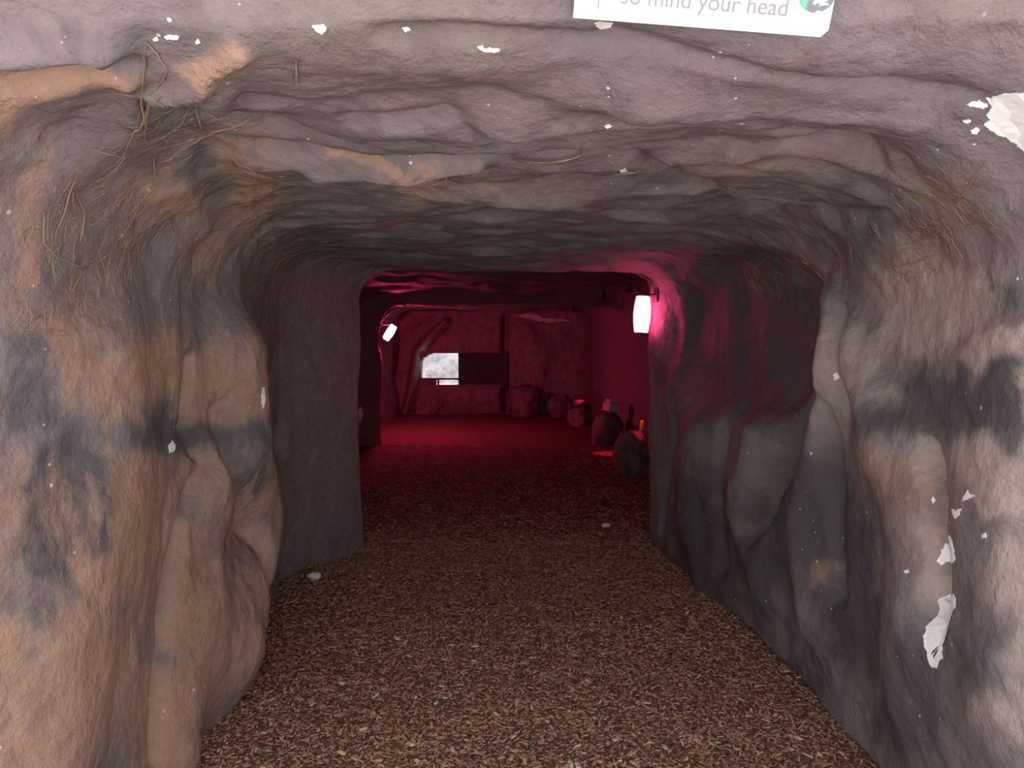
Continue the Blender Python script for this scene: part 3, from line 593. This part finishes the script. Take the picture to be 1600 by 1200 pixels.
# ---------------------------------------------------------------- the passage: walls, ceiling, entrance face
B0, G, GN, PW = build_shell()
nu, nv = G.shape[:2]
FRONT = int(np.argmax(ring_stations() >= 1.35))
J1 = NW + NA//2; J2 = NW + NA + NC + NA//2
def shell_piece(name, i0, i1, j0, j1, label):
    sub = G[i0:i1+1, j0:j1+1]; a, b = sub.shape[:2]
    o = from_arrays(name, sub.reshape(-1, 3), grid_faces(a, b), M_ROCK, None, True)
    me = o.data
    set_color(me, 'paint', PW[i0:i1+1, j0:j1+1].reshape(-1, 3))
    nn = GN[i0:i1+1, j0:j1+1].reshape(-1, 3)
    f0 = me.polygons[len(me.polygons)//2]
    if Vector(nn[f0.vertices[0]]).dot(f0.normal) < 0: me.flip_normals()
    me.normals_split_custom_set_from_vertices(nn.tolist())
    return tag(o, label, kind='structure')
W_FRONT = shell_piece('wall_front', 0, FRONT, 0, nv - 1, 'grey plaster rock face around the mouth of the passage')
W_LEFT = shell_piece('wall_left', FRONT, nu - 1, 0, J1, 'ochre and grey sculpted plaster rock wall with drapery folds')
CEIL = shell_piece('ceiling', FRONT, nu - 1, J1, J2, 'low grey brown rippled plaster rock ceiling')
W_RIGHT = shell_piece('wall_right', FRONT, nu - 1, J2, nv - 1, 'grey sculpted rock wall with finger like folds and flaked paint')

kd_idx = np.argwhere(np.ones((nu, nv), bool)); flat = G.reshape(-1, 3); fn = GN.reshape(-1, 3)
kd = kdtree.KDTree(len(flat))
for k in range(len(flat)): kd.insert(flat[k], k)
kd.balance()
def snap(P, lift=0.0):
    """drop a point on the rock, lifted along its normal"""
    _, k, _ = kd.find(Vector(P)); c, n = flat[k], fn[k]
    P = np.asarray(P, float)
    return P - n*((P - c) @ n) + n*lift, n
def wall_of(P):
    _, k, _ = kd.find(Vector(P)); i, j = divmod(k, nv)
    return W_FRONT if i < FRONT else W_LEFT if j < J1 else CEIL if j < J2 else W_RIGHT

# where the paint is knocked off: thin ragged pieces of bare white plaster
for name, poly in FLAKES:
    poly = np.array(poly); c = poly.mean(0); par = wall_of(c)
    ring = []
    for k in range(len(poly)):
        a, b = poly[k], poly[(k+1) % len(poly)]
        for t in np.arange(0, 1, .2):
            p = a + (b - a)*t; p = p + rng.normal(0, .06*np.linalg.norm(b - a), 3); ring.append(p)
    ring = np.array(ring); n = len(ring)
    bm = bmesh.new(); f = bm.faces.new([bm.verts.new(p) for p in ring])
    bmesh.ops.triangulate(bm, faces=[f]); bmesh.ops.subdivide_edges(bm, edges=bm.edges, cuts=2, use_grid_fill=True)
    for v in bm.verts: v.co = snap(v.co[:], .0022)[0]
    g = bmesh.ops.extrude_edge_only(bm, edges=[e for e in bm.edges if e.is_boundary])
    for v in g['geom']:
        if isinstance(v, bmesh.types.BMVert): v.co = snap(v.co[:], -.004)[0]
    bmesh.ops.recalc_face_normals(bm, faces=bm.faces)
    o = from_bm(name, bm, M_PLASTER, par); o['label'] = 'bare white plaster where paint has flaked off'

# scrim fibres: threads stretched over the hollows
paths = {W_LEFT: [], CEIL: [], W_RIGHT: [], W_FRONT: []}; rad = {k: [] for k in paths}
def add_thread(pts, r, lift=.006):
    pts = [np.asarray(p, float) for p in pts]; out = []
    for a, b in zip(pts[:-1], pts[1:]):
        n = max(3, int(np.linalg.norm(b - a)/.02))
        for k in range(n): out.append(a + (b - a)*k/n)
    out.append(pts[-1]); out = np.array(out)
    on = np.array([snap(p, lift)[0] for p in out])
    q = .75*on + .25*out if len(out) > 3 else on
    q += rng.normal(0, .0008, q.shape)
    w = wall_of(q[len(q)//2]); paths[w].append(q); rad[w].append(r)
for poly in THREADS: add_thread(poly, .0022, .004)
for c, A, B, n, L in SCRIM:
    c, A, B = map(np.array, (c, A, B))
    main_dir = rng.normal(0, 1, 3)*.35 + np.array([0, 0, -1.0])
    for _ in range(int(2.4*n)):
        while True:
            u = rng.uniform(-1, 1, 2)
            if u @ u < 1: break
        p, nrm = snap(c + A*u[0] + B*u[1])
        d = main_dir*rng.choice([1, 1, -.4]) + rng.normal(0, 1.0, 3)
        d -= nrm*(d @ nrm); d /= np.linalg.norm(d) + 1e-9
        l = L*rng.uniform(.4, 1.3)
        side = np.cross(nrm, d)*rng.normal(0, .15)*l
        add_thread([p, p + d*l*.5 + side, p + d*l], rng.choice([.0004, .0006, .0008, .0012]), .0015)
for w in paths:
    if paths[w]:
        V, F = tube_arrays(paths[w], rad[w])
        o = from_arrays('scrim_fibres', V, F, M_FIBRE, w, True); o['kind'] = 'stuff'; o['label'] = 'tangled tan scrim fibres stuck to the rock'

# ---------------------------------------------------------------- floor of wood chips
def floor_z(x, y):
    P = np.stack([np.asarray(x)*1.6, np.asarray(y)*1.6, np.zeros_like(np.asarray(x, float))], -1)
    return .030*fbm(P, 3, 81) + .012*fbm(P*5, 2, 91)
fy = np.concatenate([np.arange(.7, 5.6, .03), np.arange(5.6, 16.2, .1)]); fx = np.linspace(-3.2, 3.2, 160)
FX, FY = np.meshgrid(fx, fy); FZ = floor_z(FX, FY)
FLOOR = from_arrays('floor', np.stack([FX, FY, FZ], -1).reshape(-1, 3), grid_faces(len(fy), len(fx))[:, ::-1], M_MULCH, None, True)
if FLOOR.data.polygons[0].normal.z < 0: FLOOR.data.flip_normals()
tag(FLOOR, 'brown wood chip mulch floor of the passage', kind='structure')
gm = bmesh.new(); box(gm, (16, 9.0, .3), (0, -3.82, -.17))
tag(from_bm('ground', gm, M_PATH), 'pale concrete path outside the passage', kind='structure')

TINTS = np.array([(.56, .31, .19), (.48, .25, .15), (.36, .18, .115), (.58, .38, .24), (.66, .48, .30), (.20, .105, .075), (.50, .34, .25), (.62, .41, .15), (.74, .64, .52)])
TW = np.array([.20, .20, .16, .13, .07, .12, .07, .03, .02])
def chip_cloud(n, y0, y1, lmin, lmax, lift, w=TW, fall=1.0):
    y = y0 + (y1 - y0)*rng.uniform(0, 1, n)**fall
    wl = np.interp(y, PROFILE[:, 0], PROFILE[:, 1]); wr = np.interp(y, PROFILE[:, 0], PROFILE[:, 2])
    x = -wl + rng.uniform(0, 1, n)*(wl + wr)
    L = rng.uniform(lmin, lmax, n)*rng.choice([.6, .8, 1, 1.3], n); Wd = L*rng.uniform(.22, .5, n); T = rng.uniform(.0015, .004, n)
    yaw = rng.uniform(0, 2*np.pi, n); pit = rng.normal(0, .30, n); rol = rng.normal(0, .45, n)
    z = floor_z(x, y) + rng.uniform(-.003, .006, n) + lift
    base = np.array([(-.5, -.42, -.5), (.42, -.5, -.5), (.5, .35, -.5), (-.4, .5, -.5), (-.46, -.3, .5), (.36, -.4, .5), (.5, .2, .5), (-.35, .4, .5)])
    jit = rng.normal(0, .07, (n, 8, 3)); jit[..., 2] = 0
    P = (base[None] + jit)*np.stack([L, Wd, T], -1)[:, None, :]
    cy, sy, cp, sp, cr, sr = np.cos(yaw), np.sin(yaw), np.cos(pit), np.sin(pit), np.cos(rol), np.sin(rol)
    R = np.empty((n, 3, 3))
    R[:, 0] = np.stack([cy*cp, cy*sp*sr - sy*cr, cy*sp*cr + sy*sr], -1)
    R[:, 1] = np.stack([sy*cp, sy*sp*sr + cy*cr, sy*sp*cr - cy*sr], -1)
    R[:, 2] = np.stack([-sp, cp*sr, cp*cr], -1)
    V = np.einsum('nij,nkj->nki', R, P) + np.stack([x, y, z], -1)[:, None, :]
    q = np.array([(3, 2, 1, 0), (4, 5, 6, 7), (0, 1, 5, 4), (1, 2, 6, 5), (2, 3, 7, 6), (3, 0, 4, 7)])
    F = (q[None] + (np.arange(n)*8)[:, None, None]).reshape(-1, 4)
    t = TINTS[rng.choice(len(TINTS), n, p=w/w.sum())]*rng.uniform(.75, 1.15, (n, 1))
    return V.reshape(-1, 3), F, np.repeat(t, 8, 0)
parts = [chip_cloud(60000, 2.0, 5.2, .012, .026, .0), chip_cloud(26000, 5.2, 10.5, .016, .034, .0, fall=1.9)]
off = 0; Vs, Fs, Ts = [], [], []
for V, F, T in parts: Vs.append(V); Fs.append(F + off); Ts.append(T); off += len(V)
chips = from_arrays('wood_chips', np.concatenate(Vs), np.concatenate(Fs), M_CHIP, FLOOR)
set_color(chips.data, 'tint', np.concatenate(Ts)); chips['kind'] = 'stuff'; chips['label'] = 'loose brown and ochre wood chips covering the floor'
# the nearest and largest chips one by one
kinds = []
for t in range(12):
    V, F, T = chip_cloud(1, 2.6, 2.6, .026, .034, 0)
    V = V - V.mean(0)
    o = from_arrays('wood_chip', V, F, M_CHIP); set_color(o.data, 'tint', np.tile(TINTS[[0, 3, 4, 6, 8, 7, 1, 4, 3, 8, 0, 6][t]], (8, 1)))
    kinds.append(o.data); bpy.data.objects.remove(o)
for k in range(290):
    y = 2.40 + 1.3*rng.uniform(0, 1)**1.6; x = rng.uniform(-.92, 1.02)*(1 if y < 3 else .95)
    o = bpy.data.objects.new('wood_chip', kinds[k % 12]); C.objects.link(o); o.parent = FLOOR
    o.location = (x, y, float(floor_z(x, y)) + .006); o.rotation_euler = (rng.normal(0, .2), rng.normal(0, .2), rng.uniform(0, 6.28))

# ---------------------------------------------------------------- far wall with its window
BW = 15.15
bx = np.linspace(-2.7, 2.3, 201); bz = np.linspace(-.15, 2.5, 107)
X, Z = np.meshgrid(bx, bz)
P = np.stack([X, np.zeros_like(X), Z], -1)
dep = .10*fbm(P*1.4, 4, 101) + .02*fbm(P*6, 3, 111)
def rel(pts, wd, amp):
    d, f = seg_dist(P, [(a, 0, b) for a, b in pts]); return amp*np.exp(-(d/wd)**2)
dep += rel([(-1.30, 1.80), (-1.58, 1.55), (-1.84, 1.25), (-1.93, .8), (-1.98, .4), (-2.08, .02)], .09, .34)
dep += rel([(-1.45, 2.0), (-1.9, 1.95), (-2.3, 1.6)], .16, .25)
dep += rel([(-2.35, .9), (-2.3, .2)], .20, .20)
dep += rel([(-1.25, .30), (-.75, .33), (-.30, .30)], .24, .16)
dep += rel([(-.12, 1.9), (-.15, 1.2), (-.12, .1)], .07, -.25)
dep += rel([(-1.55, .02), (-1.35, .28)], .05, .12)
dep += rel([(.3, 1.6), (.6, 1.2), (.5, .6)], .2, .12)
hx0, hx1, hz0, hz1 = -1.80, -.16, .58, 1.21
# keep the sheet calm round the window and cut it out
r = np.maximum(np.maximum(hx0 - X, X - hx1), np.maximum(hz0 - Z, Z - hz1))
dep *= smooth(-.02, .10, r)*.9 + .10
Yb = BW - dep
V = np.stack([X, Yb, Z], -1).reshape(-1, 3); F = grid_faces(len(bz), len(bx))
fc = V[F].mean(1)
hole = (fc[:, 0] > hx0) & (fc[:, 0] < hx1) & (fc[:, 2] > hz0) & (fc[:, 2] < hz1)
round_cut = np.hypot((fc[:, 0] - (hx0 + .36))/.36, (fc[:, 2] - (hz1 - .22))/.22) > 1
hole &= ~((fc[:, 0] < hx0 + .36) & (fc[:, 2] > hz1 - .22) & round_cut)
WB = from_arrays('wall_back', V, F[~hole], M_ROCK, None, True)
pw = np.zeros((len(V), 3)); pw[:, 0] = .45; pw[:, 1] = .25; set_color(WB.data, 'paint', pw)
bm = bmesh.new(); bm.from_mesh(WB.data)
ed = [e for e in bm.edges if e.is_boundary and all(hx0 - .1 < v.co.x < hx1 + .1 and hz0 - .1 < v.co.z < hz1 + .1 for v in e.verts)]
g = bmesh.ops.extrude_edge_only(bm, edges=ed)
bmesh.ops.translate(bm, verts=[v for v in g['geom'] if isinstance(v, bmesh.types.BMVert)], vec=(0, .46, 0))
bm.to_mesh(WB.data); bm.free()
tag(WB, 'far rock wall with a low window opening', kind='structure')
ux = np.linspace(0, 1, 40); vv = np.linspace(-1, 1, 6); SV = []  # reflection streak painted as a pale strip before the far wall
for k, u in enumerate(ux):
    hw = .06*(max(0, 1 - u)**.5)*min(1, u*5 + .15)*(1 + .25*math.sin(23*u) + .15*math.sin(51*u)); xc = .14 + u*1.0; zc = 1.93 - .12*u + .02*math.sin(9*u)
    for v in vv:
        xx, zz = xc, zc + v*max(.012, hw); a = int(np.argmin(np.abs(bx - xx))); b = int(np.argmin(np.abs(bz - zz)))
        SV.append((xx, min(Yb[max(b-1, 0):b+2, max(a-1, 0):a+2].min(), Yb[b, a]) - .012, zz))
o = from_arrays('painted_reflection', SV, grid_faces(40, 6), M_GREYBOX, WB); o['label'] = 'pale streak of painted reflection high on the far wall'
WIN = tag(empty('window_1', (-1.0, BW, .58)), 'low wide unglazed window opening half closed by a dark board', kind='structure')
bm = bmesh.new(); box(bm, (1.0, .06, .035), (-.40, .05, .112), bevel=.006); from_bm('rail', bm, M_DARK, WIN)
bm = bmesh.new(); box(bm, (.035, .05, .11), (-.46, .06, .05), bevel=.004); from_bm('post', bm, M_DARK, WIN)
bm = bmesh.new(); box(bm, (.33, .10, .11), (-.66, .05, .05), bevel=.02); from_bm('sill_block', bm, M_STONE, WIN)
bm = bmesh.new(); box(bm, (1.02, .03, .72), (.42, .14, .30), rot=Matrix.Rotation(math.radians(-14), 4, 'Z'), bevel=.005); from_bm('shutter', bm, M_BOARD, WIN)

# pale rock outdoors, seen through the window
ox = np.linspace(-5.5, 1.5, 110); oz = np.linspace(-.3, 3.2, 60); X, Z = np.meshgrid(ox, oz)
P = np.stack([X, np.zeros_like(X), Z], -1)
Y = 18.0 + .5*(Z - 1) - .30*fbm(np.stack([X*1.2 + Z*.9, X*0, Z*2.2 - X*.8], -1)*1.6, 4, 131) - .08*np.abs(fbm(P*3, 3, 141))
V = np.stack([X, Y, Z], -1).reshape(-1, 3); V2 = V.copy(); V2[:, 1] += .8; n = len(V); gf = grid_faces(60, 110)
edge = np.concatenate([np.arange(110), np.arange(1, 60)*110 + 109, 59*110 + np.arange(108, -1, -1), np.arange(58, 0, -1)*110])
rim = np.stack([edge, np.roll(edge, -1), np.roll(edge, -1) + n, edge + n], -1)
o = from_arrays('rock_face', np.concatenate([V, V2]), np.concatenate([gf, gf[:, ::-1] + n, rim]), M_LIMESTONE, None, True)
bm = bmesh.new(); bm.from_mesh(o.data); bmesh.ops.recalc_face_normals(bm, faces=bm.faces); bm.to_mesh(o.data); bm.free()
tag(o, 'white daylit rock face seen through the far window opening', 'rock')
gm = bmesh.new(); box(gm, (8, 3.4, .2), (-1.5, 17.1, -.1)); tag(from_bm('ground', gm, M_PATH), 'pale ground outdoors beyond the far window', kind='structure')

# ---------------------------------------------------------------- red lamps
M_GLOW = glow('red_lamp_glow', (1, .075, .23), 14.0); M_GLOW_FAR = glow('red_lamp_glow_bright', RED, 230.0)
def red_lamp(loc, toward, tilt, label, strength_mat, reach):
    """bulkhead lamp: barrel shaped diffuser between two caps on an arm; toward = direction to the wall"""
    t = tag(empty('red_lamp', loc), label, 'lamp', 'red passage lamps')
    R = Matrix.Rotation(tilt, 4, 'Y')
    bm = bmesh.new(); lathe(bm, [(0, -.124), (.040, -.124), (.046, -.118), (.055, -.05), (.058, 0), (.055, .05), (.046, .112), (.040, .118), (0, .118)], 20, R)
    from_bm('diffuser', bm, strength_mat, t, True)
    bm = bmesh.new(); lathe(bm, [(0, .118), (.043, .118), (.045, .126), (.036, .138), (0, .140)], 20, R); from_bm('top_cap', bm, M_DARK, t, True)
    bm = bmesh.new(); lathe(bm, [(0, -.132), (.030, -.131), (.041, -.127), (.041, -.123), (0, -.123)], 20, R); from_bm('bottom_cap', bm, M_DARK, t, True)
    d = Vector(toward).normalized(); z = Vector((0, 0, 1)); s = d.cross(z)
    M = Matrix((s, d, z)).transposed().to_4x4(); top = R @ Vector((0, 0, .130))
    bm = bmesh.new(); box(bm, (.022, reach, .014), top + d*reach/2, M, .003); from_bm('arm', bm, M_DARK, t)
    bm = bmesh.new(); box(bm, (.08, .014, .10), top + d*reach, M, .004); from_bm('wall_plate', bm, M_DARK, t)
    return t
red_lamp((.868, 5.14, 1.560), (1, .1, 0), math.radians(3), 'bright red barrel lamp on the right jamb of the inner opening', M_GLOW, .085)
red_lamp((-1.80, 11.35, 1.545), (-1, .1, 0), math.radians(32), 'tilted red barrel lamp in the far chamber near the window', M_GLOW_FAR, .42)

# small red downlights over the stones of the inner chamber
M_GLOW2 = glow('downlight_glow', RED, 6.0)
def downlight(loc, target, energy, angle, label):
    t = tag(empty('ceiling_spotlight', loc), label, 'spotlight', 'chamber spotlights')
    d = (Vector(target) - Vector(loc)).normalized(); Q = d.to_track_quat('-Z', 'Y').to_matrix().to_4x4()
    bm = bmesh.new(); lathe(bm, [(0, .07), (.028, .07), (.034, .06), (.036, -.03), (.030, -.03), (.028, -.012), (0, -.012)], 16, Q); from_bm('housing', bm, M_DARK, t, True)
    bm = bmesh.new(); lathe(bm, [(0, -.010), (.027, -.0095), (.027, -.0115), (0, -.0118)], 16, Q); from_bm('lens', bm, M_GLOW2, t, True)
    bm = bmesh.new(); box(bm, (.016, .016, .16), Vector((0, 0, .11)), bevel=.002); from_bm('stem', bm, M_DARK, t)
    L = bpy.data.lights.new('downlight', 'SPOT'); L.energy = energy; L.color = (1, .02, .06); L.spot_size = math.radians(angle); L.spot_blend = .5; L.shadow_soft_size = .02
    o = bpy.data.objects.new('bulb', L); C.objects.link(o); o.parent = t; o.matrix_local = Matrix.Translation(d*.04) @ Q
    return t

# ---------------------------------------------------------------- stones and small things in the chamber
def boulder(name, loc, size, seed, label, cat='stone', mat=None, group=None, rz=0):
    bm = bmesh.new(); bmesh.ops.create_icosphere(bm, subdivisions=4, radius=1)
    V = np.array([v.co[:] for v in bm.verts]); 
    r = 1 + .36*fbm(V*1.3 + seed*3.7, 3, seed) + .10*fbm(V*3.2 + seed, 3, seed + 5)
    V = V*r[:, None]; V[:, 2] = np.clip(V[:, 2], -.6, .82 + .12*fbm(V*2 + seed, 2, seed + 9))
    V[:, 2] -= V[:, 2].min(); V = V*np.array(size)/np.array((1, 1, 1.2))
    for v, c in zip(bm.verts, V): v.co = c
    o = from_bm(name, bm, mat or M_STONE, None, True); o.location = loc; o.rotation_euler = (0, 0, rz)
    return tag(o, label, cat, group)
def fz(x, y): return float(floor_z(x, y))
boulder('boulder', (.26, 14.66, fz(.26, 14.66) - .03), (.30, .24, .50), 3, 'tall dark boulder against the far wall beside the window')
boulder('boulder', (.93, 14.60, fz(.93, 14.60) - .03), (.24, .22, .36), 8, 'dark rounded boulder between the far wall and the chamber corner')
def top_of(o, x, y, r=.06):
    zs = [v.co.z for v in o.data.vertices if math.hypot(v.co.x + o.location.x - x, v.co.y + o.location.y - y) < r]
    return o.location.z + max(zs)
b1 = boulder('boulder', (1.16, 13.1, fz(1.16, 13.1) - .03), (.19, .28, .28), 14, 'low boulder with a red lit chunk of stone on top')
b2 = boulder('boulder', (1.31, 10.55, fz(1.31, 10.55) - .03), (.20, .30, .40), 21, 'dark boulder carrying the pale grey box')
b3 = boulder('boulder', (1.29, 8.05, fz(1.29, 8.05) - .03), (.19, .30, .40), 27, 'dark boulder with a yellow peg standing on it')
boulder('stone_chunk', (1.15, 13.05, top_of(b1, 1.15, 13.05, .14) + .004), (.12, .09, .10), 33, 'small chunk of stone glowing red under a spotlight', mat=M_STONE)
bm = bmesh.new(); box(bm, (.20, .16, .12), (0, 0, .06), bevel=.012); box(bm, (.15, .10, .05), (-.01, 0, .146), bevel=.012)
o = from_bm('grey_box', bm, M_GREYBOX); o.location = (1.36, 10.5, top_of(b2, 1.36, 10.5, .10) + .012); o.rotation_euler = (.03, .12, .5); tag(o, 'pale grey lidded box sitting on a boulder', 'box')
bm = bmesh.new(); lathe(bm, [(0, 0), (.026, 0), (.028, .02), (.022, .08), (.018, .105), (0, .11)], 14)
o = from_bm('yellow_peg', bm, M_YELLOW, None, True); o.location = (1.35, 7.95, top_of(b3, 1.35, 7.95)); tag(o, 'small yellow peg standing on a red lit boulder', 'peg')
downlight((1.10, 9.3, 1.93), (1.20, 9.60, 0), 120, 13, 'small dark spotlight lighting a red patch on the chamber floor')
downlight((1.20, 7.9, 1.93), (1.33, 7.92, .5), 60, 9, 'small dark spotlight aimed at the boulder with the yellow peg')
downlight((1.02, 12.9, 1.93), (1.15, 13.02, .45), 150, 7, 'small dark spotlight aimed at the stone chunk in the far corner')

# ---------------------------------------------------------------- the sign over the entrance
SIGN = tag(empty('sign', (.1007, 1.295, 1.890)), 'white plastic warning sign with pale lettering above the entrance', 'sign')
ex = Vector((.4193, 0, -.0320)).normalized(); ey = Vector((.0, -.33, 1)); ey = (ey - ex*ey.dot(ex)).normalized(); ez = ex.cross(ey)
SIGN.matrix_world = Matrix.Translation((.1007, 1.295, 1.890)) @ Matrix((ex, ey, ez)).transposed().to_4x4()
bm = bmesh.new()
out = [(0, 0), (.4095, 0), (.4205, .011), (.4205, .18), (0, .18)]
f = bm.faces.new([bm.verts.new((a, b, 0)) for a, b in out])
g = bmesh.ops.extrude_face_region(bm, geom=[f]); bmesh.ops.translate(bm, verts=[v for v in g['geom'] if isinstance(v, bmesh.types.BMVert)], vec=(0, 0, -.004))
bmesh.ops.recalc_face_normals(bm, faces=bm.faces); from_bm('board', bm, M_SIGN, SIGN)
cu = bpy.data.curves.new('lettering', 'FONT'); cu.body = 'so mind your head'; cu.size = .037; cu.extrude = .0004
tmp = bpy.data.objects.new('lettering', cu); C.objects.link(tmp); bpy.context.view_layer.update()
me = bpy.data.meshes.new_from_object(tmp.evaluated_get(bpy.context.evaluated_depsgraph_get())); bpy.data.objects.remove(tmp)
wd = max(v.co.x for v in me.vertices) - min(v.co.x for v in me.vertices)
for v in me.vertices: v.co.x *= .272/wd
me.materials.clear(); o = link('lettering', me, M_LETTER, SIGN); o.location = (.0740, .0266, .0010); o['label'] = 'words so mind your head, their shading drawn as grey'
bm = bmesh.new(); box(bm, (.0022, .018, .0006), (.0395, .025, .0006)); box(bm, (.012, .0022, .0006), (.0385, .0345, .0006)); box(bm, (.006, .010, .0006), (.0385, .0405, .0006))
from_bm('pictogram', bm, M_LETTER, SIGN)
def emblem_mat():
    m, nt, b = new_mat('emblem_print')
    co = N(nt, 'ShaderNodeTexCoord').outputs['Object']
    a = noise(nt, stretched(nt, co, (1, 1.6, 1)), 38, 3, .5, .6)
    sx = N(nt, 'ShaderNodeSeparateXYZ'); nt.links.new(co, sx.inputs[0])
    c = mix(nt, ramp(nt, a, .50, .62), (.13, .16, .17), (.80, .82, .84))
    c = mix(nt, math_n(nt, 'MULTIPLY', ramp(nt, math_n(nt, 'MULTIPLY', sx.outputs[0], -1.0), .010, .018), .85), c, (.10, .45, .28))
    nt.links.new(c, b.inputs['Base Color']); b.inputs['Roughness'].default_value = .4
    return m
bm = bmesh.new(); lathe(bm, [(0, .0008), (.0305, .0008), (.0310, .0002), (.0310, -.001), (0, -.001)], 40)
o = from_bm('emblem', bm, emblem_mat(), SIGN); o.location = (.391, .066, .0010); o['label'] = 'round green and grey picture emblem'

# ---------------------------------------------------------------- litter
def scrap(loc, size, seed, label):
    bm = bmesh.new(); bmesh.ops.create_icosphere(bm, subdivisions=3, radius=1)
    for v in bm.verts:
        p = np.array(v.co[:]); k = 1 + .45*float(fbm((p*1.7 + seed)[None], 3, seed)[0]); v.co = Vector(p*k*np.array(size))
    zmin = min(v.co.z for v in bm.verts)
    for v in bm.verts: v.co.z -= zmin
    o = from_bm('paper_scrap', bm, M_PAPER); o.location = loc
    return tag(o, label, 'litter')
scrap((-1.12, 4.30, fz(-1.12, 4.30) + .002), (.034, .030, .020), 5, 'crumpled white paper scrap at the foot of the left pier')
scrap((.705, 5.70, fz(.705, 5.7) + .002), (.032, .022, .014), 9, 'tiny white paper scrap lying on the dark chips past the opening')
def straw(loc, n, h, seed, label):
    r2 = np.random.default_rng(seed); P = []; Rr = []
    for _ in range(n):
        d = np.array([r2.normal(0, .6), r2.normal(0, .6), 1.0]); d /= np.linalg.norm(d); l = h*r2.uniform(.4, 1)
        b = np.array([r2.normal(0, .02), r2.normal(0, .03), -.004]); bend = np.array([r2.normal(0, .3), r2.normal(0, .3), -.1])*l
        P.append([b, b + d*l*.35, b + d*l*.7 + bend*.3, b + d*l + bend]); Rr.append(.0016)
    V, F = tube_arrays(P, Rr); o = from_arrays('straw_tuft', V, F, M_STRAW); o.location = loc
    return tag(o, label, 'dry grass', 'straw tufts at the foot of the folded wall')
for k, (x, y) in enumerate(((.885, 3.60), (.93, 3.05), (1.0, 2.62), (.90, 4.05))):
    straw((x, y, fz(x, y)), (14, 9, 7, 8)[k], (.10, .06, .075, .055)[k], 50 + k, ('tallest tuft of dry straw, at the foot of the finger like folds',
        'short tuft of dry straw below the long bulging fold', 'thin tuft of dry straw on the chips nearest the flaked paint', 'short tuft of dry straw in the shade by the inner opening')[k])
